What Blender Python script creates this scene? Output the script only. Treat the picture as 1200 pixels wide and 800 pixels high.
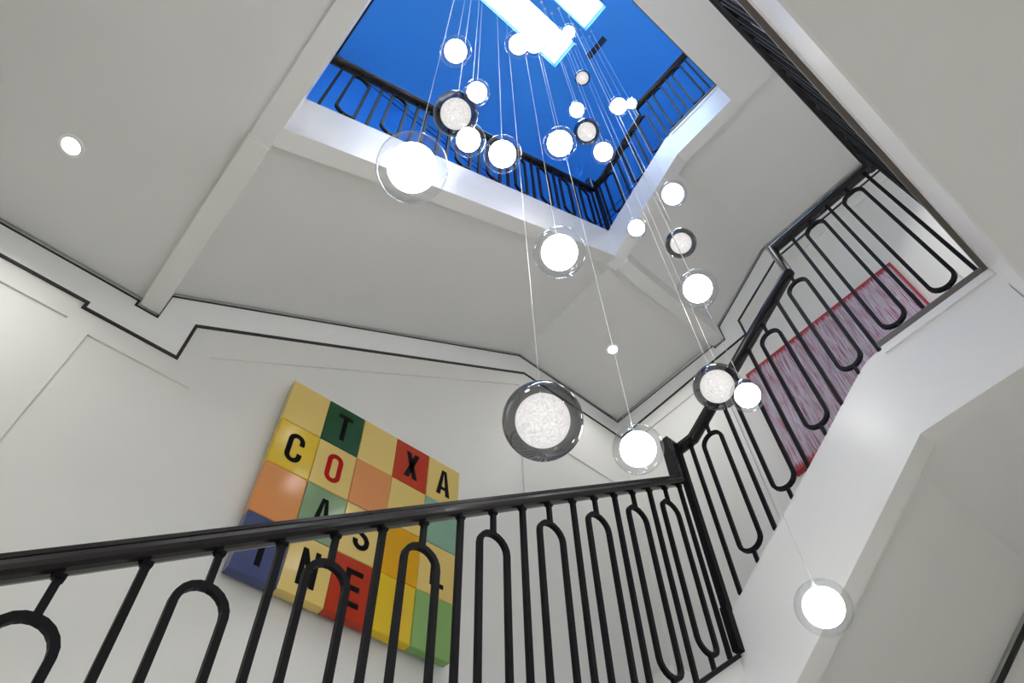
import bpy, bmesh, math, random
from mathutils import Vector, Matrix

# ------------------------------------------------------------------ clear
for o in list(bpy.data.objects):
    bpy.data.objects.remove(o)
scene = bpy.context.scene
C = scene.collection

# ------------------------------------------------------------------ camera
# axes: +X along the wall with the letter artwork, +Y towards that wall, Z up
# camera stands in the stair well (origin) and looks up towards the far corner
cam_d = bpy.data.cameras.new('camera')
cam = bpy.data.objects.new('camera', cam_d)
C.objects.link(cam)
cr = Vector((0.76316838, -0.64573502, -0.02450105))     # camera right
cd = Vector((0.51996366, 0.63615326, -0.57004107))      # camera down
cf = Vector((0.38368191, 0.42229767, 0.8212508))        # camera forward
cam.matrix_world = Matrix(((cr.x, -cd.x, -cf.x, 0), (cr.y, -cd.y, -cf.y, 0), (cr.z, -cd.z, -cf.z, 0), (0, 0, 0, 1)))
cam_d.sensor_width = 36.0
cam_d.lens = 826.22 * 36.0 / 1200.0
cam_d.clip_start = 0.02
scene.camera = cam

# ------------------------------------------------------------------ sky, exposure
world = bpy.data.worlds.new('sky')
scene.world = world
world.use_nodes = True
bg = world.node_tree.nodes['Background']
bg.inputs['Color'].default_value = (0.40, 0.63, 1.0, 1)
bg.inputs['Strength'].default_value = 12.0
vs = scene.view_settings
vs.view_transform = 'Standard'
vs.look = 'None'
vs.gamma = 1.0
vs.use_curve_mapping = False
vs.exposure = 0.0
PENDANT_EMIT = 23.0
SMOKED_EMIT = 1.75
DOWNLIGHT_W = 3.6
REAR_FILL_W = 30.0
scene.cycles.transparent_max_bounces = 24
scene.cycles.sample_clamp_indirect = 6.0

CEIL = 7.25
WY = 2.196      # wall with the letter artwork
WX = 3.07       # wall with the red painting
FLOOR = -1.6
XMIN, YMIN = -2.3, -2.3
WELL_X, WELL_Y = 2.0, 1.156
WELL_L = -0.055

# skylights (x0, x1, y0, y1), and the window objects' glazing bars
SKY1 = (0.35, 1.59, 0.655, 0.945)
SKY2 = (0.35, 1.59, 0.230, 0.503)
for k, s in enumerate((SKY1, SKY2)):
    pd = bpy.data.lights.new('skylight_portal', 'AREA')
    pd.shape = 'RECTANGLE'
    pd.size, pd.size_y = s[1] - s[0], s[3] - s[2]
    pd.cycles.is_portal = True
    po = bpy.data.objects.new('skylight_portal', pd)
    po.location = ((s[0] + s[1]) / 2, (s[2] + s[3]) / 2, CEIL + 0.10)
    C.objects.link(po)

# ------------------------------------------------------------------ materials
MAT = {}


def nodemat(name):
    m = bpy.data.materials.new(name)
    m.use_nodes = True
    MAT[name] = m
    nt = m.node_tree
    return m, nt, nt.nodes['Principled BSDF']


def paint(name, col, rough=0.6, spec=0.5, var=0.03, scale=3.0, bump=0.02, coat=0.0, metal=0.0):
    m, nt, b = nodemat(name)
    tc = nt.nodes.new('ShaderNodeTexCoord')
    n = nt.nodes.new('ShaderNodeTexNoise')
    n.inputs['Scale'].default_value = scale
    n.inputs['Detail'].default_value = 4
    nt.links.new(tc.outputs['Object'], n.inputs['Vector'])
    r = nt.nodes.new('ShaderNodeMapRange')
    r.inputs['To Min'].default_value = 1 - var
    r.inputs['To Max'].default_value = 1 + var
    nt.links.new(n.outputs['Fac'], r.inputs['Value'])
    mx = nt.nodes.new('ShaderNodeVectorMath')
    mx.operation = 'SCALE'
    mx.inputs[0].default_value = col
    nt.links.new(r.outputs['Result'], mx.inputs['Scale'])
    nt.links.new(mx.outputs['Vector'], b.inputs['Base Color'])
    b.inputs['Roughness'].default_value = rough
    b.inputs['Specular IOR Level'].default_value = spec
    b.inputs['Coat Weight'].default_value = coat
    b.inputs['Metallic'].default_value = metal
    if bump:
        n2 = nt.nodes.new('ShaderNodeTexNoise')
        n2.inputs['Scale'].default_value = 160
        nt.links.new(tc.outputs['Object'], n2.inputs['Vector'])
        bp = nt.nodes.new('ShaderNodeBump')
        bp.inputs['Strength'].default_value = bump
        bp.inputs['Distance'].default_value = 0.002
        nt.links.new(n2.outputs['Fac'], bp.inputs['Height'])
        nt.links.new(bp.outputs['Normal'], b.inputs['Normal'])
    return m


paint('wall_cream', (0.785, 0.785, 0.76), 0.55)
paint('soffit_paint', (0.76, 0.76, 0.745), 0.7)
paint('trim_white', (0.90, 0.905, 0.905), 0.4)
paint('stringer_white', (0.80, 0.80, 0.80), 0.3, bump=0.01)
paint('daylight_blue_tint', (0.075, 0.42, 0.93), 0.6)  # upper hall surfaces: the blue cast of daylight is put into the colour
paint('black_line', (0.012, 0.012, 0.013), 0.5, bump=0)
paint('black_iron', (0.008, 0.008, 0.010), 0.45, spec=0.07, bump=0.05, var=0.1)
paint('black_rail', (0.014, 0.012, 0.013), 0.26, spec=0.3, bump=0.02, var=0.15, scale=20, coat=0.05)
paint('brown_wood', (0.10, 0.083, 0.07), 0.45, var=0.2, scale=14)
paint('floor_wood', (0.64, 0.63, 0.61), 0.4, var=0.10, scale=5)
paint('steel', (0.6, 0.6, 0.6), 0.3, metal=1.0, bump=0)
paint('vent_dark', (0.02, 0.03, 0.06), 0.6, bump=0)
paint('cable_grey', (0.55, 0.55, 0.54), 0.4, bump=0)
paint('letter_black', (0.006, 0.006, 0.006), 0.5, spec=0.04, bump=0)
paint('letter_red', (0.42, 0.005, 0.008), 0.4, spec=0.08, bump=0)
paint('art_board', (0.25, 0.2, 0.15), 0.6)
for nm, c in dict(cream=(0.72, 0.54, 0.17), green=(0.006, 0.065, 0.018), red=(0.44, 0.032, 0.008), yellow=(0.72, 0.50, 0.018),
                  salmon=(0.66, 0.27, 0.095), sage=(0.21, 0.33, 0.18), teal=(0.23, 0.40, 0.30), orange=(0.70, 0.28, 0.085),
                  blue=(0.060, 0.078, 0.19), amber=(0.68, 0.35, 0.006), leaf=(0.22, 0.39, 0.12)).items():
    paint('tile_' + nm, c, 0.14, spec=0.32, bump=0, var=0.05, coat=0.0)


def emit_mat(name, col, strength, crackle=0.0):
    m = bpy.data.materials.new(name)
    m.use_nodes = True
    nt = m.node_tree
    nt.nodes.clear()
    out = nt.nodes.new('ShaderNodeOutputMaterial')
    e = nt.nodes.new('ShaderNodeEmission')
    e.inputs['Color'].default_value = (*col, 1)
    e.inputs['Strength'].default_value = strength
    nt.links.new(e.outputs[0], out.inputs['Surface'])
    if crackle:
        tc = nt.nodes.new('ShaderNodeTexCoord')
        v = nt.nodes.new('ShaderNodeTexVoronoi')
        v.feature = 'DISTANCE_TO_EDGE'
        v.inputs['Scale'].default_value = 120
        n = nt.nodes.new('ShaderNodeTexNoise')
        n.inputs['Scale'].default_value = 90
        n.inputs['Detail'].default_value = 5
        n.inputs['Distortion'].default_value = 2.5
        nt.links.new(tc.outputs['Object'], n.inputs['Vector'])
        nt.links.new(tc.outputs['Object'], v.inputs['Vector'])
        r = nt.nodes.new('ShaderNodeMapRange')
        r.inputs['From Min'].default_value = 0.3
        r.inputs['From Max'].default_value = 0.7
        r.inputs['To Min'].default_value = strength * (1 - crackle)
        r.inputs['To Max'].default_value = strength * (1 + crackle)
        nt.links.new(n.outputs['Fac'], r.inputs['Value'])
        nt.links.new(r.outputs['Result'], e.inputs['Strength'])
    MAT[name] = m
    return m


emit_mat('lamp_glow', (1.0, 0.985, 0.97), PENDANT_EMIT)
emit_mat('lamp_glow_crackled', (1.0, 0.97, 0.93), SMOKED_EMIT, 0.22)
emit_mat('downlight_glow', (1.0, 0.97, 0.93), 40.0)


def shell_glass(name, tint, edge_tint, edge_gloss):
    """thin blown glass: clear in the middle, denser and more mirror-like at the rim"""
    m = bpy.data.materials.new(name)
    m.use_nodes = True
    nt = m.node_tree
    nt.nodes.clear()
    out = nt.nodes.new('ShaderNodeOutputMaterial')
    lw = nt.nodes.new('ShaderNodeLayerWeight')
    lw.inputs['Blend'].default_value = 0.32
    mixc = nt.nodes.new('ShaderNodeMix')
    mixc.data_type = 'RGBA'
    mixc.inputs['A'].default_value = (*tint, 1)
    mixc.inputs['B'].default_value = (*edge_tint, 1)
    nt.links.new(lw.outputs['Facing'], mixc.inputs['Factor'])
    tr = nt.nodes.new('ShaderNodeBsdfTransparent')
    nt.links.new(mixc.outputs['Result'], tr.inputs['Color'])
    gl = nt.nodes.new('ShaderNodeBsdfGlossy')
    gl.inputs['Roughness'].default_value = 0.03
    gl.inputs['Color'].default_value = (0.95, 0.97, 1.0, 1)
    pw = nt.nodes.new('ShaderNodeMath')
    pw.operation = 'POWER'
    pw.inputs[1].default_value = 3.5
    lf = nt.nodes.new('ShaderNodeLayerWeight')
    lf.inputs['Blend'].default_value = 0.5
    nt.links.new(lf.outputs['Facing'], pw.inputs[0])
    ml = nt.nodes.new('ShaderNodeMath')
    ml.operation = 'MULTIPLY_ADD'
    ml.use_clamp = True
    ml.inputs[1].default_value = edge_gloss
    ml.inputs[2].default_value = 0.035
    nt.links.new(pw.outputs['Value'], ml.inputs[0])
    mix = nt.nodes.new('ShaderNodeMixShader')
    nt.links.new(ml.outputs['Value'], mix.inputs['Fac'])
    nt.links.new(tr.outputs[0], mix.inputs[1])
    nt.links.new(gl.outputs[0], mix.inputs[2])
    nt.links.new(mix.outputs[0], out.inputs['Surface'])
    MAT[name] = m


shell_glass('glass_clear', (0.985, 0.99, 0.99), (0.86, 0.88, 0.90), 0.55)
shell_glass('glass_smoked', (0.52, 0.52, 0.53), (0.11, 0.11, 0.12), 0.6)
shell_glass('glass_pane', (0.97, 0.985, 1.0), (0.9, 0.95, 1.0), 0.4)


def painting_mat():
    """pale lilac canvas with fine upright red drips, solid red along its edges"""
    m, nt, b = nodemat('red_drip_canvas')
    N = nt.nodes.new
    L = nt.links.new
    tc = N('ShaderNodeTexCoord')
    sep = N('ShaderNodeSeparateXYZ')
    L(tc.outputs['Object'], sep.inputs[0])

    def streak(sy, sz, seed, det=6):
        mp = N('ShaderNodeMapping')
        mp.inputs['Scale'].default_value = (1, sy, sz)
        mp.inputs['Location'].default_value = (seed, seed, seed)
        L(tc.outputs['Object'], mp.inputs['Vector'])
        n = N('ShaderNodeTexNoise')
        n.inputs['Scale'].default_value = 1.0
        n.inputs['Detail'].default_value = det
        n.inputs['Roughness'].default_value = 0.65
        L(mp.outputs['Vector'], n.inputs['Vector'])
        return n.outputs['Fac']

    def rng(sock, a, c, lo=0.0, hi=1.0):
        r = N('ShaderNodeMapRange')
        r.inputs['From Min'].default_value = a
        r.inputs['From Max'].default_value = c
        r.inputs['To Min'].default_value = lo
        r.inputs['To Max'].default_value = hi
        L(sock, r.inputs['Value'])
        return r.outputs['Result']

    def mix(f, a, c):
        x = N('ShaderNodeMix')
        x.data_type = 'RGBA'
        L(f, x.inputs['Factor'])
        for s, v in (('A', a), ('B', c)):
            if isinstance(v, tuple):
                x.inputs[s].default_value = (*v, 1)
            else:
                L(v, x.inputs[s])
        return x.outputs['Result']

    def mth(op, a, c):
        x = N('ShaderNodeMath')
        x.operation = op
        for i, v in enumerate((a, c)):
            if isinstance(v, (int, float)):
                x.inputs[i].default_value = v
            else:
                L(v, x.inputs[i])
        return x.outputs['Value']
    s1 = streak(300, 5, 3.1, 3)
    s2 = streak(120, 3.0, 11.7)
    s3 = streak(190, 6, 27.3)
    base = mix(rng(s2, 0.35, 0.65), (0.38, 0.35, 0.45), (0.62, 0.58, 0.68))
    c1 = mix(rng(s1, 0.51, 0.57), base, (0.28, 0.035, 0.075))
    c2 = mix(rng(s3, 0.57, 0.66), c1, (0.74, 0.71, 0.78))
    # distance to top / bottom edge, feathered along the drips
    hz = mth('SUBTRACT', 0.4435, mth('ABSOLUTE', sep.outputs['Z'], 0))
    hzn = mth('SUBTRACT', hz, mth('MULTIPLY', rng(streak(130, 2, 41.0), 0.3, 0.75), 0.085))
    fz = rng(hzn, -0.012, 0.012, 1.0, 0.0)
    hy = mth('SUBTRACT', 0.5369, mth('ABSOLUTE', sep.outputs['Y'], 0))
    fy = rng(hy, 0.012, 0.019, 1.0, 0.0)
    c3 = mix(mth('MAXIMUM', fz, fy), c2, (0.33, 0.008, 0.02))
    L(c3, b.inputs['Base Color'])
    b.inputs['Roughness'].default_value = 0.5


painting_mat()
paint('painting_edge', (0.34, 0.008, 0.02), 0.5, bump=0)

# ------------------------------------------------------------------ mesh helpers


class MB:
    def __init__(self):
        self.v = []
        self.f = []
        self.smooth = False

    def box(self, x0, x1, y0, y1, z0, z1):
        i = len(self.v)
        self.v += [(x0, y0, z0), (x1, y0, z0), (x1, y1, z0), (x0, y1, z0), (x0, y0, z1), (x1, y0, z1), (x1, y1, z1), (x0, y1, z1)]
        self.f += [tuple(i + k for k in q) for q in ((0, 3, 2, 1), (4, 5, 6, 7), (0, 1, 5, 4), (1, 2, 6, 5), (2, 3, 7, 6), (3, 0, 4, 7))]
        return self

    def prism(self, pts, axis, a, b):
        """outline pts extruded along an axis; pts are (x,z) for 'y', (y,z) for 'x', (x,y) for 'z'"""
        def P(p, t):
            return {'x': (t, p[0], p[1]), 'y': (p[0], t, p[1]), 'z': (p[0], p[1], t)}[axis]
        i = len(self.v)
        n = len(pts)
        self.v += [P(p, a) for p in pts] + [P(p, b) for p in pts]
        self.f.append(tuple(i + k for k in range(n)))
        self.f.append(tuple(i + n + k for k in reversed(range(n))))
        for k in range(n):
            j = (k + 1) % n
            self.f.append((i + k, i + j, i + n + j, i + n + k))
        return self

    def sweep(self, path, prof, side, closed=False):
        """profile (s, t) swept along a mitred planar path; side = horizontal normal of the path's plane"""
        path = [Vector(p) for p in path]
        side = Vector(side).normalized()
        n = len(path)
        i0 = len(self.v)
        m = len(prof)
        for k, p in enumerate(path):
            if closed:
                d0 = (p - path[k - 1]).normalized()
                d1 = (path[(k + 1) % n] - p).normalized()
            else:
                d0 = (p - path[k - 1]).normalized() if k else (path[1] - p).normalized()
                d1 = (path[k + 1] - p).normalized() if k < n - 1 else d0
            t = (d0 + d1).normalized()
            nrm = side.cross(t).normalized()
            sc = 1.0 / max(0.35, t.dot(d1))
            for (s, u) in prof:
                self.v.append(tuple(p + side * s + nrm * (u * sc)))
        segs = n if closed else n - 1
        for k in range(segs):
            a = i0 + k * m
            b = i0 + ((k + 1) % n) * m
            for j in range(m):
                jj = (j + 1) % m
                self.f.append((a + j, a + jj, b + jj, b + j))
        if not closed:
            self.f.append(tuple(i0 + j for j in reversed(range(m))))
            self.f.append(tuple(i0 + (n - 1) * m + j for j in range(m)))
        return self

    def cyl(self, c0, c1, r, n=10, r1=None):
        c0, c1 = Vector(c0), Vector(c1)
        r1 = r if r1 is None else r1
        d = (c1 - c0).normalized()
        a = d.orthogonal().normalized()
        b = d.cross(a)
        i = len(self.v)
        for c, q in ((c0, r), (c1, r1)):
            for k in range(n):
                t = 2 * math.pi * k / n
                self.v.append(tuple(c + a * math.cos(t) * q + b * math.sin(t) * q))
        for k in range(n):
            j = (k + 1) % n
            self.f.append((i + k, i + j, i + n + j, i + n + k))
        self.f.append(tuple(i + k for k in reversed(range(n))))
        self.f.append(tuple(i + n + k for k in range(n)))
        return self

    def lathe(self, prof, n=32, c=(0, 0, 0)):
        """prof: list of (radius, z); first and last may lie on the axis"""
        i = len(self.v)
        rows = []
        for (r, z) in prof:
            if r < 1e-6:
                rows.append([len(self.v)])
                self.v.append((c[0], c[1], c[2] + z))
            else:
                rows.append(list(range(len(self.v), len(self.v) + n)))
                for k in range(n):
                    t = 2 * math.pi * k / n
                    self.v.append((c[0] + r * math.cos(t), c[1] + r * math.sin(t), c[2] + z))
        for a, b in zip(rows[:-1], rows[1:]):
            for k in range(n):
                j = (k + 1) % n
                if len(a) == 1 and len(b) == 1:
                    continue
                if len(a) == 1:
                    self.f.append((a[0], b[j], b[k]))
                elif len(b) == 1:
                    self.f.append((a[k], a[j], b[0]))
                else:
                    self.f.append((a[k], a[j], b[j], b[k]))
        return self

    def mesh(self, name, mat, smooth=False):
        me = bpy.data.meshes.new(name)
        me.from_pydata(self.v, [], self.f)
        bm = bmesh.new()
        bm.from_mesh(me)
        bmesh.ops.recalc_face_normals(bm, faces=bm.faces)
        bm.to_mesh(me)
        bm.free()
        me.materials.append(MAT[mat])
        if smooth:
            for p in me.polygons:
                p.use_smooth = True
        return me

    def build(self, name, mat, parent=None, smooth=False, loc=(0, 0, 0), under=None):
        me = self.mesh(name, mat, smooth)
        if under:                                   # painted underside
            me.materials.append(MAT[under])
            for p in me.polygons:
                if p.normal.z < -.4:
                    p.material_index = 1
        o = bpy.data.objects.new(name, me)
        C.objects.link(o)
        o.location = loc
        if parent:
            o.parent = parent
        return o


def inst(name, me, parent, loc=(0, 0, 0)):
    o = bpy.data.objects.new(name, me)
    C.objects.link(o)
    o.parent = parent
    o.location = loc
    return o


def tag(o, label=None, cat=None, group=None, kind=None):
    if label:
        o['label'] = label
    if cat:
        o['category'] = cat
    if group:
        o['group'] = group
    if kind:
        o['kind'] = kind
    return o


def empty(name, label, cat, loc=(0, 0, 0), group=None):
    o = bpy.data.objects.new(name, None)
    o.empty_display_size = 0.05
    C.objects.link(o)
    o.location = loc
    return tag(o, label, cat, group)


def sub(o, parent):
    """attach a mesh built in world coordinates to an Empty that has only a location"""
    o.parent = parent
    o.location = Vector(o.location) - Vector(parent.location)
    return o


# ------------------------------------------------------------------ room shell
BLUE_FROM = 4.75  # above this height the wall colour carries the blue daylight
T = 0.15
w = MB().box(XMIN - T, WX + T, WY, WY + T, FLOOR, BLUE_FROM).build('wall_north', 'wall_cream')
tag(w, 'cream painted stair wall with raised panel frames, carrying the letter artwork', 'wall', kind='structure')
e_ = MB().box(WX, WX + T, YMIN - T, WY, FLOOR, BLUE_FROM).build('wall_east', 'wall_cream')
tag(e_, 'cream painted stair wall with raised panel frames, carrying the red painting', 'wall', kind='structure')
for nm, b in (('wall_south', (XMIN - T, WX + T, YMIN - T, YMIN)), ('wall_west', (XMIN - T, XMIN, YMIN, WY))):
    o = MB().box(*b, FLOOR, BLUE_FROM).build(nm, 'wall_cream')
    tag(o, 'plain cream wall behind the stair well', 'wall', kind='structure')
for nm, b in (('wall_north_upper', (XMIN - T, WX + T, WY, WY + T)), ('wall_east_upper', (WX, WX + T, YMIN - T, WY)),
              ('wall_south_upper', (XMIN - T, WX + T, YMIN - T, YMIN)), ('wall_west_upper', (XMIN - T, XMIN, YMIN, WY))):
    o = MB().box(*b, BLUE_FROM, CEIL + 0.25).build(nm, 'daylight_blue_tint')
    tag(o, 'upper wall under the skylights, blue daylight put into its colour', 'wall', kind='structure')
o = MB().box(XMIN - T, WX + T, YMIN - T, WY + T, FLOOR - 0.1, FLOOR).build('floor', 'floor_wood')
tag(o, 'pale wooden floor at the foot of the stair well', 'floor', kind='structure')
# ceiling with two skylight openings
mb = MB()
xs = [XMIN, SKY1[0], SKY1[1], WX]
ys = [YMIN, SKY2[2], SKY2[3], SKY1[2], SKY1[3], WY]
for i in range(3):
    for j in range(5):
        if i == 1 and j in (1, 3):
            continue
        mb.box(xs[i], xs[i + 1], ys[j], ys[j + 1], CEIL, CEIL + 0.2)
o = mb.build('ceiling', 'daylight_blue_tint')
tag(o, 'ceiling with two long skylight openings, blue daylight put into its colour', 'ceiling', kind='structure')
for k, s in enumerate((SKY1, SKY2)):
    wn = empty('window_%d' % (k + 1), 'long rectangular skylight, bright white', 'skylight', ((s[0] + s[1]) / 2, (s[2] + s[3]) / 2, CEIL + 0.12))
    wn['label'] = ('long bright skylight on the artwork wall side of the ceiling beam', 'long bright skylight on the far side of the ceiling beam from the artwork')[k]
    wn['kind'] = 'structure'
    fr = MB()
    g = 0.008
    fr.box(s[0], s[0] + g, s[2], s[3], CEIL + .1, CEIL + .16).box(s[1] - g, s[1], s[2], s[3], CEIL + .1, CEIL + .16)
    fr.box(s[0] + g, s[1] - g, s[2], s[2] + g, CEIL + .1, CEIL + .16).box(s[0] + g, s[1] - g, s[3] - g, s[3], CEIL + .1, CEIL + .16)
    sub(fr.build('window_frame', 'trim_white'), wn)
    cuts = [s[0], s[0] + 0.175, s[0] + 0.615, s[0] + 1.055, s[1]]
    for a, b in zip(cuts[:-1], cuts[1:]):
        sub(MB().box(a + .005, b - .005, s[2] + g, s[3] - g, CEIL + .118, CEIL + .124).build('pane', 'glass_pane'), wn)
    for a in cuts[1:-1]:
        sub(MB().box(a - .004, a + .004, s[2] + g, s[3] - g, CEIL + .112, CEIL + .135).build('glazing_bar', 'trim_white'), wn)

# ------------------------------------------------------------------ wall panelling, frieze and black lines


def strip_poly(path, width, closed=False):
    """outline of a mitred ribbon of given width, centred on a 2D path"""
    P = [Vector(p) for p in path]
    lft, rgt = [], []
    for k, p in enumerate(P):
        d0 = (p - P[k - 1]).normalized() if k else (P[1] - p).normalized()
        d1 = (P[k + 1] - p).normalized() if k < len(P) - 1 else d0
        t = (d0 + d1)
        if t.length < 1e-4:
            t = d1
        t.normalize()
        n = Vector((-t.y, t.x))
        s = min(2.5, 1.0 / max(0.3, t.dot(d1))) * width / 2
        lft.append(tuple(p + n * s))
        rgt.append(tuple(p - n * s))
    return lft, rgt


def line_on(parent_name, path, width, axis, face, depth, mat):
    l, r = strip_poly(path, width)
    mb = MB()
    for k in range(len(path) - 1):
        mb.prism([l[k], l[k + 1], r[k + 1], r[k]], axis, face, face - depth)
    return mb


T1 = [(XMIN, 2.604), (-.150, 2.604), (-.150, 2.569), (-.055, 2.569), (-.055, 2.740), (2.045, 4.122), (WX, 4.122)]
K1 = [(XMIN, 2.443), (-.293, 2.443), (-.293, 2.407), (.096, 2.407), (.096, 2.646), (2.088, 3.950), (WX, 3.950)]
T2 = [(WY, 4.122), (1.218, 4.100), (1.218, 4.068), (1.127, 4.068), (1.127, 4.225), (.577, 4.602), (YMIN, 4.602)]
K2 = [(WY, 3.950), (.976, 3.968), (.976, 4.140), (.534, 4.420), (YMIN, 4.412)]
F = 0.008
# wall_north frame: everything that stands proud around the sunk panels
frame1 = [(XMIN, 2.325), (-.314, 2.325), (-.314, FLOOR), (-.220, FLOOR), (-.220, 2.290), (.198, 2.290), (.210, 2.512),
          (2.035, 3.785), (2.035, FLOOR), (2.125, FLOOR), (2.125, 3.387), (WX, 3.387), (WX, 4.18), (2.03, 4.18), (-.05, 2.80), (-.05, 2.66), (XMIN, 2.66)]
f1 = MB().prism(frame1, 'y', WY, WY - F).build('panel_frame', 'wall_cream', w)
bandu = T1
mb = MB()


def band(parent, up, lo, axis, face, depth, mat):
    """frieze between the thin and the thick line: fan of quads between matching corners"""
    mb = MB()
    poly = list(up) + list(reversed(lo))
    mb.prism(poly, axis, face, face - depth)
    return mb.build('frieze', mat, parent)


band(w, T1, K1, 'y', WY, F + .004, 'trim_white')
line_on(None, T1, .009, 'y', WY, F + .007, 'black_line').build('thin_black_line', 'black_line', w)
line_on(None, K1, .014, 'y', WY, F + .007, 'black_line').build('thick_black_line', 'black_line', w)
frame2 = [(WY - F, 3.83), (1.385, 3.83), (1.385, FLOOR), (1.285, FLOOR), (1.285, 3.83), (.93, 3.84), (.90, 4.03), (.50, 4.295), (-.18, 4.295), (-.18, FLOOR),
          (-.275, FLOOR), (-.275, 4.295), (YMIN, 4.295), (YMIN, 4.66), (.56, 4.66), (1.12, 4.28), (1.12, 4.18), (WY - F, 4.18)]
f2 = MB().prism(frame2, 'x', WX, WX - F).build('panel_frame', 'wall_cream', e_)
band(e_, T2, K2, 'x', WX, F + .004, 'trim_white')
line_on(None, T2, .009, 'x', WX, F + .007, 'black_line').build('thin_black_line', 'black_line', e_)
line_on(None, K2, .014, 'x', WX, F + .007, 'black_line').build('thick_black_line', 'black_line', e_)
# line under the lower flight's soffit on the east wall
T3 = [(1.156, 1.105), (.40, 1.634), (YMIN, 1.634)]
line_on(None, T3, .016, 'x', WX, F + .007, 'black_line').build('thin_black_line', 'black_line', e_)
# lines high on the blue walls
for nm, par, axis, face, a0, a1 in (('wall_north_upper', None, 'y', WY, XMIN, WX), ('wall_east_upper', None, 'x', WX, YMIN, WY)):
    par = bpy.data.objects[nm]
    for z, wd in ((7.20, .009), (7.055, .014)):
        line_on(None, [(a0, z), (a1, z)], wd, axis, face, .006, 'black_line').build('black_line', 'black_line', par)

# ------------------------------------------------------------------ flights and landings


def stepped(x0, x1, z0, z1, n):
    """profile of n treads from (x0,z0) up to (x1,z1)"""
    pts = []
    for k in range(n):
        zz = z0 + (z1 - z0) * (k + 1) / n
        pts.append((x0 + (x1 - x0) * k / n, zz))
        pts.append((x0 + (x1 - x0) * (k + 1) / n, zz))
    return pts


LIP = 0.085
IN = 0.004
# --- upper level: left landing
t = empty('stair_landing', 'white landing slab with a downlight in its underside, beside the letter artwork wall', 'landing', (-1.2, 0, 2.62))
sub(MB().box(XMIN + IN, WELL_L - LIP, YMIN + IN, WY - .02, 2.622, 2.93).build('slab', 'soffit_paint'), t)
sub(MB().box(WELL_L - LIP, WELL_L, WELL_Y + LIP, WY - .02, 2.580, 2.93).build('beam', 'wall_cream'), t)
sub(MB().box(WELL_L - LIP, WELL_L, YMIN + IN, WELL_Y + LIP, 2.608, 3.02).build('edge_fascia', 'stringer_white', under='soffit_paint'), t)
# --- upper level: flight along the artwork wall
t = empty('stair_flight', 'white underside of the upper stair flight above the letter artwork', 'staircase', (1.0, 1.7, 3.4))
body = [(WELL_L, 2.757), (2.045, 4.138), (2.045, 4.38)] + list(reversed(stepped(WELL_L, 2.0, 2.93, 4.38, 8))) + [(WELL_L, 2.93)]
sub(MB().prism(body, 'y', WELL_Y + LIP, WY - .02).build('soffit', 'soffit_paint'), t)
st = [(WELL_L, 2.634), (2.0, 4.100), (2.0, 4.480), (WELL_L, 3.020)]
sub(MB().prism(st, 'y', WELL_Y, WELL_Y + LIP).build('stringer', 'stringer_white', under='soffit_paint'), t)
# --- upper level: corner landing
t = empty('stair_landing', 'white corner landing with a downlight in its underside, where artwork wall meets painting wall', 'landing', (2.55, 1.7, 4.14))
sub(MB().prism([(2.045, WY - .02), (WX - .02, WY - .02), (WX - .02, 1.2185), (2.085, 1.2185), (2.085, 1.2412), (2.045, 1.2412)], 'z', 4.138, 4.38).build('slab', 'soffit_paint'), t)
sub(MB().box(WELL_X + LIP, WX - .02, 1.127, 1.218, 4.080, 4.38).build('beam', 'wall_cream'), t)
# --- upper level: short flight along the painting wall
t = empty('stair_flight', 'white underside of the short upper flight above the red painting', 'staircase', (2.55, .8, 4.4))
body = [(1.127, 4.242), (.577, 4.620), (.577, 4.88)] + [(1.127 - .55 * a, 4.38 + .5 * b) for a, b in ((1, 1), (.667, 1), (.667, .667), (.333, .667), (.333, .333), (0, .333))]
sub(MB().prism(body, 'x', WELL_X + LIP, WX - .02).build('soffit', 'soffit_paint'), t)
st = [(WELL_Y + LIP, 4.100), (1.165, 4.112), (.48, 4.556), (.016, 4.556), (.016, 4.905), (.43, 4.905), (.50, 4.895), (1.156, 4.470), (WELL_Y + LIP, 4.470)]
sub(MB().prism(st, 'x', WELL_X, WELL_X + LIP).build('stringer', 'stringer_white', under='soffit_paint'), t)
sub(MB().box(WELL_X - .008, WELL_X + .06, .016, .44, 4.905, 4.925).build('nosing', 'brown_wood'), t)
sub(MB().box(WELL_X - .006, WELL_X, .016, .44, 4.855, 4.885).build('moulding', 'stringer_white'), t)
# --- upper hall floor
t = empty('hall_floor_slab', 'plain white underside of the upper hall floor beside the skylit opening', 'landing', (1.5, -1, 4.6))
sub(MB().box(WELL_X + LIP, WX - .02, YMIN + IN, .577, 4.622, 4.88).build('slab', 'soffit_paint'), t)
sub(MB().box(WELL_L + .01, WELL_X + LIP, YMIN + IN, .016, 4.575, 4.88).build('slab', 'soffit_paint'), t)
sub(MB().box(WELL_L + .01, WELL_X - .01, -.05, .024, 4.88, 4.905).build('nosing', 'brown_wood'), t)

# --- lower level: flight A along the artwork wall (its underside is below the view)
t = empty('stair_flight', 'lower stair flight in front of the letter artwork, behind the near railing', 'staircase', (1.0, 1.7, .3))
body = [(WELL_L, -.45), (2.0, .99), (2.0, 1.22)] + list(reversed(stepped(WELL_L, 2.0, -.24, 1.22, 8))) + [(WELL_L, -.24)]
sub(MB().prism(body, 'y', WELL_Y + LIP, WY - .02).build('soffit', 'soffit_paint'), t)
st = [(WELL_L, -.56), (2.0, .86), (2.0, 1.292), (WELL_L, -.148)]
sub(MB().prism(st, 'y', WELL_Y, WELL_Y + LIP).build('stringer', 'stringer_white', under='soffit_paint'), t)
t = empty('stair_landing', 'lower corner landing behind the newel post', 'landing', (2.55, 1.7, 1.0))
sub(MB().box(2.0, WX - .02, WELL_Y + LIP, WY - .02, .95, 1.20).build('slab', 'soffit_paint'), t)
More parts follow.
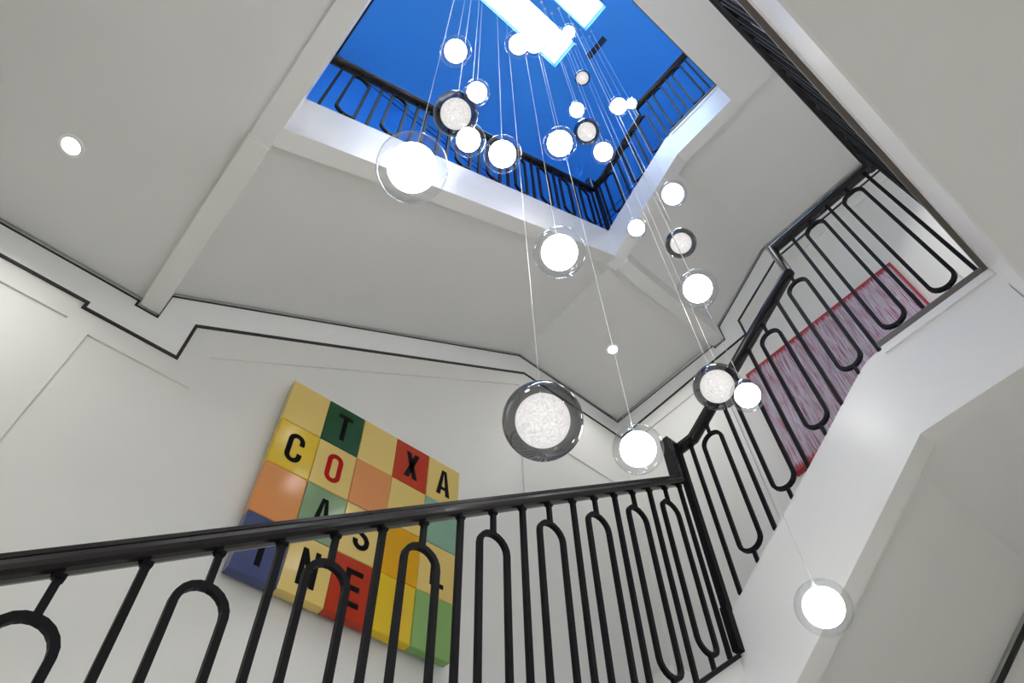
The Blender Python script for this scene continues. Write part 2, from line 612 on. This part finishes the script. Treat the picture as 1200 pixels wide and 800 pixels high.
# --- lower level: flight B along the painting wall
t = empty('stair_flight', 'white stair flight with broad stringer below the red painting', 'staircase', (2.55, .5, 1.4))
body = [(WELL_Y + LIP, 1.073), (.40, 1.660), (.30, 1.660), (.30, 1.92), (.514, 1.92), (.514, 1.76), (.728, 1.76), (.728, 1.58), (.942, 1.58), (.942, 1.40), (WELL_Y + LIP, 1.40)]
sub(MB().prism(body, 'x', WELL_X + LIP, WX - .02).build('soffit', 'soffit_paint'), t)
st = [(WELL_Y, 1.020), (.293, 1.640), (-.19, 1.640), (-.19, 2.035), (.225, 2.035), (.262, 2.033), (.295, 2.026), (.335, 2.006), (1.133, 1.452), (WELL_Y, 1.440)]
sub(MB().prism(st, 'x', WELL_X, WELL_X + LIP).build('stringer', 'stringer_white', under='soffit_paint'), t)
sub(MB().box(WELL_X - .010, WELL_X + .06, -.19, .232, 2.035, 2.063).build('nosing', 'brown_wood'), t)
sub(MB().box(WELL_X - .009, WELL_X, -.20, .228, 2.000, 2.035).build('moulding', 'stringer_white'), t)
# --- lower level: hall floor over the camera's back
t = empty('hall_floor_slab', 'plain white underside of the lower hall floor with dark wooden edge, next to stringer below red painting', 'landing', (1.5, -1.2, 1.65))
sub(MB().box(WELL_X + LIP, WX - .02, YMIN + IN, .30, 1.660, 2.02).build('slab', 'soffit_paint'), t)
sub(MB().box(WELL_L + .01, WELL_X + LIP, YMIN + IN, -.202, 1.640, 2.02).build('slab', 'soffit_paint'), t)
sub(MB().box(WELL_L + .01, WELL_X, -.202, -.193, 1.638, 2.035).build('fascia', 'stringer_white'), t)
sub(MB().box(WELL_L + .01, WELL_X, -.193, -.188, 2.004, 2.035).build('moulding', 'stringer_white'), t)
sub(MB().box(WELL_L + .01, WELL_X, -.25, -.171, 2.035, 2.063).build('nosing', 'brown_wood'), t)

# ------------------------------------------------------------------ railings
RAIL = [(-.020, -.018), (.020, -.018), (.0265, -.010), (.0285, .002), (.026, .013), (.018, .021), (.007, .0245), (-.007, .0245), (-.018, .021), (-.026, .013), (-.0285, .002), (-.0265, -.010)]
RAIL = [(a * .95, b * .68) for a, b in RAIL]
SUBR = [(-.021, -.004), (.021, -.004), (.021, .004), (-.021, .004)]
BAR = 0.0071


def sq(h):
    return [(-h, -h), (h, -h), (h, h), (-h, h)]


def bar_mesh(h):
    mb = MB().box(-BAR, BAR, -BAR, BAR, 0, h)
    mb.box(-BAR * 1.3, BAR * 1.3, -BAR * 1.3, BAR * 1.3, h - .008, h)
    return mb.mesh('baluster', 'black_iron')


def loop_mesh(axis, h, top, bot, hw=0.046):
    """upright stadium loop with short stems, standing in the plane of the railing"""
    d = Vector((1, 0, 0)) if axis == 'x' else Vector((0, 1, 0))
    side = (0, 1, 0) if axis == 'x' else (1, 0, 0)
    zt = h - top - hw
    zb = bot + hw
    path = []
    n = 10
    for k in range(n + 1):
        a = math.pi * k / n
        path.append(d * (hw * math.cos(a)) + Vector((0, 0, zt + hw * math.sin(a))))
    for k in range(n + 1):
        a = math.pi + math.pi * k / n
        path.append(d * (hw * math.cos(a)) + Vector((0, 0, zb + hw * math.sin(a))))
    mb = MB().sweep(path, sq(BAR), side, closed=True)
    mb.box(-BAR * .9, BAR * .9, -BAR * .9, BAR * .9, h - top - .004, h)
    mb.box(-BAR * .9, BAR * .9, -BAR * .9, BAR * .9, 0, bot + .004)
    mb.box(-BAR * 1.3, BAR * 1.3, -BAR * 1.3, BAR * 1.3, h - .008, h)
    return mb.mesh('loop_baluster', 'black_iron')


def handrail(parent, path, side, sub_drop=.0162):
    h = MB().sweep(path, RAIL, side).build('handrail', 'black_rail', smooth=False)
    sub(h, parent)
    side = Vector(side)
    low = []
    P = [Vector(p) for p in path]
    for k, p in enumerate(P):
        d0 = (p - P[k - 1]).normalized() if k else (P[1] - p).normalized()
        d1 = (P[k + 1] - p).normalized() if k < len(P) - 1 else d0
        t = (d0 + d1).normalized()
        n = side.cross(t).normalized()
        s = 1.0 / max(.35, t.dot(d1))
        low.append(p - n * (sub_drop * s))
    sub(MB().sweep(low, SUBR, side).build('under_rail', 'black_rail'), parent)


def smooth_corner(pts, i, r, n=4):
    """replace corner i of a path with an arc-like cut"""
    P = [Vector(p) for p in pts]
    a = P[i] + (P[i - 1] - P[i]).normalized() * r
    b = P[i] + (P[i + 1] - P[i]).normalized() * r
    arc = [a.lerp(P[i], u).lerp(P[i].lerp(b, u), u) for u in [k / n for k in range(n + 1)]]
    return P[:i] + arc + P[i + 1:]


def run(parent, axis, fixed, items, ztop, zbot, top, bot):
    """items: (position along the run, 'bar'|'loop'); ztop/zbot give the heights of rail underside and foot"""
    cache = {}
    for pos, kind in items:
        z0, z1 = zbot(pos), ztop(pos)
        key = (kind, round(z1 - z0, 3))
        if key not in cache:
            cache[key] = bar_mesh(key[1]) if kind == 'bar' else loop_mesh(axis, key[1], top, bot)
        loc = Vector((pos, fixed, z0)) if axis == 'x' else Vector((fixed, pos, z0))
        inst('baluster' if kind == 'bar' else 'loop_baluster', cache[key], parent, loc - Vector(parent.location))


# --- near railing (flight A, in front of the artwork)
YA = WELL_Y
t = empty('stair_railing', 'black railing with looped iron balusters, nearest, crossing in front of letter artwork', 'railing', (1.0, YA, .4))
za = lambda x: .789 + .7 * (x - .182)
ca = lambda x: za(x) + .0245
path = [(-.35, YA, ca(-.35)), (1.945, YA, ca(1.945)), (1.945, YA, 2.275), (2.024, YA, 2.275)]
handrail(t, path, (0, 1, 0))
step = .1098
items = [(1.941 - k * step, 'bar' if k % 2 == 0 else 'loop') for k in range(19)]
fa = lambda x: 1.296 + .7 * (x - 2.0)
run(t, 'x', YA, items, lambda x: za(x) + .002, fa, .077, .062)
sub(MB().sweep([(-.35, YA, fa(-.35) + .004), (1.985, YA, fa(1.985) + .004)], [(-.016, -.007), (.016, -.007), (.016, .007), (-.016, .007)], (0, 1, 0)).build('bottom_rail', 'black_iron'), t)
sub(MB().box(1.966, 1.998, 1.128, 1.156, 1.300, 1.462).build('newel_foot', 'black_iron'), t)
sub(MB().box(1.982, 2.010, 1.132, 1.160, 1.452, 2.240).build('newel_post', 'black_iron'), t)

# --- railing of flight B and the landing edge, in front of the red painting
XB = WELL_X
t = empty('stair_railing', 'black railing with looped iron balusters in front of the red painting', 'railing', (XB, .5, 1.8))
path = [(XB, 1.185, 2.258), (XB, 1.055, 2.258), (XB, .335, 2.742), (XB, .335, 2.962), (XB, -.218, 2.962)]
handrail(t, path, (1, 0, 0))
zb_top = lambda y: (2.242 if y > 1.055 else (2.239 + .672 * (1.055 - y) if y > .30 else 2.946))
zb_bot = lambda y: (1.440 + (1.156 - y) * .690 if y > .30 else 2.060)
items = [(1.080, 'bar'), (.976, 'loop'), (.870, 'bar'), (.766, 'loop'), (.662, 'bar'), (.553, 'loop'), (.449, 'bar')]
run(t, 'y', XB + .004, items, zb_top, zb_bot, .069, .055)
run(t, 'y', XB + .004, [(.341, 'loop')], lambda y: 2.718, lambda y: 2.000, .055, .050)
run(t, 'y', XB + .004, [(.238, 'bar'), (.135, 'loop'), (.038, 'bar'), (-.065, 'loop'), (-.162, 'bar')], zb_top, lambda y: (2.030 if y > .233 else 2.060), .036, .032)

# --- railing on the hall edge above the camera
YC = -.205
t = empty('stair_railing', 'black railing seen steeply from below along the dark wooden hall edge', 'railing', (1.0, YC, 2.06))
handrail(t, [(WELL_L + .03, YC, 2.962), (XB + .026, YC, 2.962)], (0, 1, 0))
items = [(1.90 - .1 * k, 'bar' if k % 2 == 0 else 'loop') for k in range(19)]
run(t, 'x', YC, items, lambda x: 2.946, lambda x: 2.063, .036, .032)

# --- upper flight railing (skylit opening, artwork wall side)
t = empty('stair_railing', 'black railing of the upper flight, below the blue wall, artwork side of the opening', 'railing', (1.0, YA, 3.4))
fu = lambda x: 3.020 + .7105 * (x - WELL_L)
zu = lambda x: fu(x) + .640
cu = lambda x: zu(x) + .0245
path = [(-.085, YA, cu(-.085)), (1.945, YA, cu(1.945)), (1.945, YA, 5.285), (2.028, YA, 5.285)]
handrail(t, path, (0, 1, 0))
items = [(1.945 - k * .1082, 'bar' if k % 2 == 0 else 'loop') for k in range(19)]
run(t, 'x', YA + .006, items, lambda x: zu(x) + .004, fu, .05, .03)
sub(MB().box(1.985, 2.011, 1.134, 1.160, 4.47, 5.28).build('newel_post', 'black_iron'), t)
# --- upper railing, painting wall side
t = empty('stair_railing', 'black railing of the short upper flight, below the blue ceiling, painting wall side', 'railing', (XB, .6, 4.9))
zp = lambda y: 5.575 + .70 * (.563 - y)
path = [(XB, 1.185, 5.255), (XB, 1.06, 5.255), (XB, .575, zp(.575) + .021), (XB, .575, 5.815), (XB, -.02, 5.815)]
handrail(t, path, (1, 0, 0))
zq = lambda y: (5.239 if y > 1.06 else zp(y) + .002 if y > .56 else 5.799)
zc = lambda y: 4.470 + (1.156 - y) * .648 if y > .50 else (4.89 if y > .44 else 4.925)
run(t, 'y', XB + .006, [(1.115, 'bar'), (1.010, 'loop'), (.900, 'bar'), (.793, 'loop'), (.682, 'bar')], zq, zc, .04, .03)
run(t, 'y', XB + .006, [(.573, 'loop'), (.468, 'bar'), (.360, 'loop'), (.258, 'bar'), (.155, 'loop'), (.058, 'bar')], lambda y: 5.60 if y > .57 else 5.799, zc, .036, .03)
# --- upper railing along the left landing edge
XL = WELL_L - .03
t = empty('stair_railing', 'black railing seen edge-on along the landing at the far end of the opening', 'railing', (XL, 0, 3.02))
handrail(t, [(XL, 1.18, 3.790), (XL, -2.0, 3.790)], (1, 0, 0))
items = [(1.05 - .105 * k, 'bar' if k % 2 == 0 else 'loop') for k in range(29)]
run(t, 'y', XL - .012, items, lambda y: 3.774, lambda y: 3.020, .036, .032)

# ------------------------------------------------------------------ letter artwork
ART_F, ART_B = 2.130, 2.174
ax0, ax1, az0, az1 = .579, 1.534, 1.560, 2.593
cw, ch = (ax1 - ax0) / 5, (az1 - az0) / 4
art = empty('letter_artwork', 'grid artwork of glossy coloured blocks with black letters, hung on the stair wall', 'artwork', ((ax0 + ax1) / 2, ART_B, az0))
sub(MB().box(ax0 + .03, ax1 - .03, ART_B, WY - .001, az0 + .03, az1 - .03).build('backing_board', 'art_board'), art)
GRID = [[('cream', ''), ('green', 'T'), ('cream', ''), ('red', 'X'), ('cream', 'A')],
        [('yellow', 'C'), ('cream', 'o'), ('salmon', ''), ('cream', ''), ('teal', '')],
        [('orange', ''), ('sage', 'A'), ('cream', 'S'), ('amber', ''), ('cream', 'L')],
        [('blue', 'I'), ('cream', 'N'), ('red', 'E'), ('yellow', ''), ('leaf', '')]]


def ribbon(path, wd):
    l, r = strip_poly(path, wd)
    return [[l[k], l[k + 1], r[k + 1], r[k]] for k in range(len(path) - 1)]


def glyph(ch_):
    """list of outlines in a box 0.48 wide and 1 high, centred"""
    W, H, S = .24, .5, .145

    def arc(cx, cz, rx, rz, a0, a1, n=10):
        return [(cx + rx * math.cos(math.radians(a0 + (a1 - a0) * k / n)), cz + rz * math.sin(math.radians(a0 + (a1 - a0) * k / n))) for k in range(n + 1)]
    rw = W - S / 2
    hz = H - S / 2 - rw
    if ch_ == 'T':
        return [[(-W, H), (W, H), (W, H - .15), (-W, H - .15)], [(-S / 2, H - .15), (S / 2, H - .15), (S / 2, -H), (-S / 2, -H)]]
    if ch_ == 'I':
        return [[(-S / 2, H), (S / 2, H), (S / 2, -H), (-S / 2, -H)]]
    if ch_ == 'L':
        return [[(-W + .03, H), (-W + .03 + S, H), (-W + .03 + S, -H), (-W + .03, -H)], [(-W + .03 + S, -H + .14), (W, -H + .14), (W, -H), (-W + .03 + S, -H)]]
    if ch_ == 'E':
        return [[(-W, H), (-W + S, H), (-W + S, -H), (-W, -H)]] + [[(-W + S, z + .07), (W * q, z + .07), (W * q, z - .07), (-W + S, z - .07)] for z, q in ((H - .07, 1), (0, .8), (-H + .07, 1))]
    if ch_ == 'N':
        return [[(-W, H), (-W + S * .92, H), (-W + S * .92, -H), (-W, -H)], [(W - S * .92, H), (W, H), (W, -H), (W - S * .92, -H)],
                [(-W + S * .92, H), (W - S * .92, -H + .42), (W - S * .92, -H), (-W + S * .92, H - .42)]]
    if ch_ == 'X':
        return [[(-W, H), (-W + S * 1.2, H), (W, -H), (W - S * 1.2, -H)], [(W - S * 1.2, H), (W, H), (-W + S * 1.2, -H), (-W, -H)]]
    if ch_ == 'A':
        return [[(-W - .01, -H), (-W + S, -H), (.01, H), (-.085, H)], [(W + .01, -H), (W - S, -H), (-.01, H), (.085, H)], [(-.13, -.17), (.13, -.17), (.11, -.31 + .02), (-.11, -.31 + .02)]]
    if ch_ == 'o':
        p = arc(0, hz, rw, rw, 0, 180) + arc(0, -hz, rw, rw, 180, 360)
        return ribbon(p + [p[0]], S)
    if ch_ == 'C':
        p = [(rw, .15)] + arc(0, hz, rw, rw, 0, 180) + arc(0, -hz, rw, rw, 180, 360) + [(rw, -.15)]
        return ribbon(p, S)
    if ch_ == 'S':
        r = rw
        p = [(r, .22)] + arc(0, H - S / 2 - r, r, r, 0, 180, 8) + [(-r, .16), (-.10, .05), (.10, -.07), (r, -.18)] + arc(0, -(H - S / 2 - r), r, r, 0, -180, 8) + [(-r, -.2)]
        return ribbon(p, S)
    return []


tile_cache = {}
for r_, row in enumerate(GRID):
    for c_, (col, ltr) in enumerate(row):
        x0 = ax0 + c_ * cw
        z1 = az1 - r_ * ch
        cx, cz = x0 + cw / 2, z1 - ch / 2
        g = .0008
        if col not in tile_cache:
            bv = .003
            hw, hh, dp = cw / 2 - g, ch / 2 - g, ART_B - ART_F
            mb = MB()
            mb.v = [(-hw, dp, -hh), (hw, dp, -hh), (hw, dp, hh), (-hw, dp, hh), (-hw, bv, -hh), (hw, bv, -hh), (hw, bv, hh), (-hw, bv, hh),
                    (-hw + bv, 0, -hh + bv), (hw - bv, 0, -hh + bv), (hw - bv, 0, hh - bv), (-hw + bv, 0, hh - bv)]
            mb.f = [(0, 1, 2, 3), (8, 9, 10, 11)] + [(a + i, a + (i + 1) % 4, a + 4 + (i + 1) % 4, a + 4 + i) for a in (0, 4) for i in range(4)]
            tile_cache[col] = mb.mesh('tile', 'tile_' + col)
        tl = inst('tile', tile_cache[col], art, Vector((cx, ART_F, cz)) - Vector(art.location))
        if ltr:
            hl = ch * .62
            mb = MB()
            for k, poly in enumerate(glyph(ltr)):
                mb.prism([(p[0] * hl, p[1] * hl) for p in poly], 'y', -.0003 - .00004 * k, -.0016)
            lt = mb.build('letter', 'letter_red' if ltr == 'o' else 'letter_black', tl)
            lt['label'] = ('red letter O' if ltr == 'o' else 'black letter ' + ltr)

# ------------------------------------------------------------------ red painting
py0, py1, pz0, pz1, pf = .0197, 1.0935, 2.716, 3.603, 3.030
pt = empty('drip_painting', 'red and pale lilac canvas painting of upright streaks with red border', 'painting', (WX, (py0 + py1) / 2, pz0))
cn = MB().box(0, .0015, -(py1 - py0) / 2, (py1 - py0) / 2, -(pz1 - pz0) / 2, (pz1 - pz0) / 2).build('canvas', 'red_drip_canvas', loc=(pf, (py0 + py1) / 2, (pz0 + pz1) / 2))
sub(cn, pt)
sub(MB().box(pf + .0015, WX - .001, py0, py1, pz0, pz1).build('stretcher', 'painting_edge'), pt)

# ------------------------------------------------------------------ recessed downlights and added fill lamps


def downlight(loc, label, watts, group=None, spread=150):
    x, y, z = loc
    t = empty('recessed_downlight', label, 'downlight', loc, group)
    sub(MB().lathe([(.033, -.004), (.046, -.003), (.048, 0), (.033, 0), (.033, -.004)], 28, loc).build('trim_ring', 'trim_white', smooth=False), t)
    sub(MB().lathe([(0, -.0015), (.033, -.0015), (.033, 0), (0, 0)], 28, loc).build('lens', 'downlight_glow'), t)
    ld = bpy.data.lights.new('downlight_lamp', 'AREA')
    ld.shape = 'DISK'
    ld.size = .06
    ld.energy = watts
    ld.color = (1.0, .985, .96)
    ld.spread = math.radians(spread)
    lo = bpy.data.objects.new('downlight_lamp', ld)
    C.objects.link(lo)
    lo.parent = t
    lo.location = (0, 0, -.008)
    return t


downlight((-.626, 1.712, 2.6215), 'bright round downlight in the left landing soffit, beside the dropped beam', DOWNLIGHT_W)
downlight((2.541, 1.720, 4.1375), 'bright round downlight in the corner landing soffit', DOWNLIGHT_W)
G = 'added fill downlights behind the camera'
downlight((-.9, -.9, 2.6215), 'added fill downlight, out of view, in the landing soffit over the foot of the stairs', REAR_FILL_W, G)  # unseen lamp added so light bounces up to the soffits
downlight((2.55, -.85, 4.6215), 'added fill downlight, out of view, in the upper hall soffit near the painting wall', 14.0, G, 95)  # hidden lamp added to brighten the painting wall
G2 = 'added fill downlights in the blue ceiling'  # unseen lamps added to brighten the upper hall by bounce
for p in ((2.5, -1.0, CEIL - .0005), (.9, -1.2, CEIL - .0005), (-1.2, .9, CEIL - .0005), (-1.2, -1.0, CEIL - .0005)):
    downlight(p, 'added fill downlight, out of view, in the blue ceiling away from the skylights', 20.0, G2, 75)
downlight((1.0, -1.25, 1.6395), 'added fill downlight, out of view, in the lower hall soffit', REAR_FILL_W, G)  # unseen lamp added as fill from the floor below

# ------------------------------------------------------------------ ceiling air vent
t = empty('air_vent', 'small dark rectangular air vent in the blue ceiling beside the skylights', 'vent', (1.775, .55, CEIL))
sub(MB().box(1.735, 1.815, .415, .432, CEIL - .006, CEIL).box(1.735, 1.815, .668, .685, CEIL - .006, CEIL).box(1.735, 1.745, .432, .668, CEIL - .006, CEIL).box(1.805, 1.815, .432, .668, CEIL - .006, CEIL).build('vent_frame', 'daylight_blue_tint'), t)
mb = MB()
for k in range(14):
    y = .436 + k * .0168
    mb.prism([(y, CEIL - .001), (y + .003, CEIL - .001), (y + .010, CEIL - .006), (y + .007, CEIL - .006)], 'x', 1.745, 1.805)
o = sub(mb.build('vent_slats', 'vent_dark'), t)
o['kind'] = 'stuff'
sub(MB().box(1.745, 1.805, .432, .668, CEIL - .0008, CEIL - .0001).build('vent_backing', 'vent_dark'), t)

# ------------------------------------------------------------------ globe pendants
# x, y, z, outer diameter, inner / outer ratio, smoked, label
G1 = 'globe pendants in the stair well'
PENDANTS = [
    (0.328, 0.640, 3.192, 0.137, 0.69, 0, 'clear globe pendant above the far end of the upper railing, left of its neighbours'),
    (0.432, 0.613, 2.729, 0.100, 0.75, 0, 'small clear globe pendant just above the upper smoked globe of the cluster'),
    (0.295, 0.511, 1.916, 0.122, 0.68, 1, 'smoked globe pendant overlapping the upper railing on the artwork side'),
    (0.378, 0.565, 1.987, 0.100, 0.69, 0, 'clear globe pendant overlapping the lower rim of a smoked globe'),
    (0.231, 0.559, 1.511, 0.160, 0.69, 0, 'largest clear globe pendant, in front of the upper flight stringer'),
    (0.518, 0.577, 2.142, 0.120, 0.70, 0, 'clear globe pendant touching the upper railing, between two others at railing height'),
    (0.606, 0.523, 3.741, 0.139, 0.68, 0, 'clear globe pendant crossing the long edge of the bright skylight'),
    (0.778, 0.550, 4.408, 0.159, 0.70, 0, 'clear globe pendant between two other globes in front of the bright skylight'),
    (0.964, 0.511, 4.911, 0.161, 0.77, 0, 'clear globe pendant in front of the skylight corner, beside the highest globe'),
    (1.255, 0.529, 6.174, 0.137, 0.73, 0, 'highest and small-looking clear globe pendant beside the ceiling beam between skylights'),
    (1.434, 0.649, 5.570, 0.120, 0.79, 1, 'smallest smoked globe pendant against the blue ceiling below the skylight corner'),
    (1.093, 0.595, 3.881, 0.100, 0.77, 0, 'small clear globe pendant against blue ceiling, just above a smoked globe'),
    (1.159, 0.616, 3.695, 0.140, 0.70, 1, 'smoked globe pendant against the blue ceiling between two clear globes'),
    (0.857, 0.592, 2.901, 0.141, 0.75, 0, 'clear globe pendant against the blue ceiling, beside a smoked globe'),
    (1.234, 0.604, 3.497, 0.124, 0.76, 0, 'clear globe pendant just above the corner of the upper railings'),
    (1.542, 0.532, 4.769, 0.139, 0.76, 0, 'clear globe pendant overlapping a tiny one beside the short upper railing'),
    (1.630, 0.475, 4.874, 0.090, 0.75, 0, 'tiny clear globe pendant touching the bend of the short upper railing'),
    (1.653, 0.523, 3.439, 0.144, 0.76, 0, 'clear globe pendant in front of the hall soffit, above a smoked globe'),
    (1.370, 0.649, 2.864, 0.096, 0.75, 0, 'small clear globe pendant at the inner corner of the white stringers'),
    (1.601, 0.580, 2.899, 0.141, 0.68, 1, 'smoked globe pendant in front of the white hall soffit'),
    (1.451, 0.544, 2.280, 0.153, 0.70, 0, 'clear globe pendant hanging directly below the smoked globe at the hall soffit'),
    (0.688, 0.556, 1.660, 0.139, 0.69, 0, 'clear globe pendant in front of the upper flight soffit'),
    (0.641, 0.628, 1.020, 0.156, 0.68, 1, 'large smoked globe pendant above the near handrail, beside the letter artwork'),
    (0.963, 0.649, 1.173, 0.117, 0.70, 0, 'clear globe pendant above the near handrail, at the newel corner'),
    (1.509, 0.649, 1.837, 0.160, 0.70, 1, 'smoked globe pendant in front of the sloping handrail beside the red painting'),
    (1.375, 0.517, 1.560, 0.098, 0.73, 0, 'clear globe pendant overlapping the corner of the red painting'),
    (1.602, 0.658, 1.041, 0.138, 0.71, 0, 'lowest clear globe pendant, in front of the broad white stringer'),
]


def sphere_prof(r, n=20, cut=0.0):
    return [(r * math.sin(math.pi * k / n), -r * math.cos(math.pi * k / n)) for k in range(n + 1)]


for (x, y, z, d, ratio, smoked, label) in PENDANTS:
    R = d / 2
    t = empty('pendant_lamp', label, 'pendant lamp', (x, y, z), G1)
    g = MB().lathe(sphere_prof(R, 28), 48).build('glass_globe', 'glass_smoked' if smoked else 'glass_clear', t, True)
    ri = R * ratio
    MB().lathe(sphere_prof(ri, 22), 40).build('diffuser', 'lamp_glow_crackled' if smoked else 'lamp_glow', t, True)
    MB().cyl((0, 0, ri - .001), (0, 0, R + .004), .0028, 10).build('socket', 'cable_grey', t)
    MB().cyl((0, 0, R + .004), (0, 0, CEIL - z - .012), .0010, 6).build('cable', 'cable_grey', t)
    MB().cyl((0, 0, CEIL - z - .012), (0, 0, CEIL - z), .009, 12, .012).build('ceiling_cup', 'steel', t)
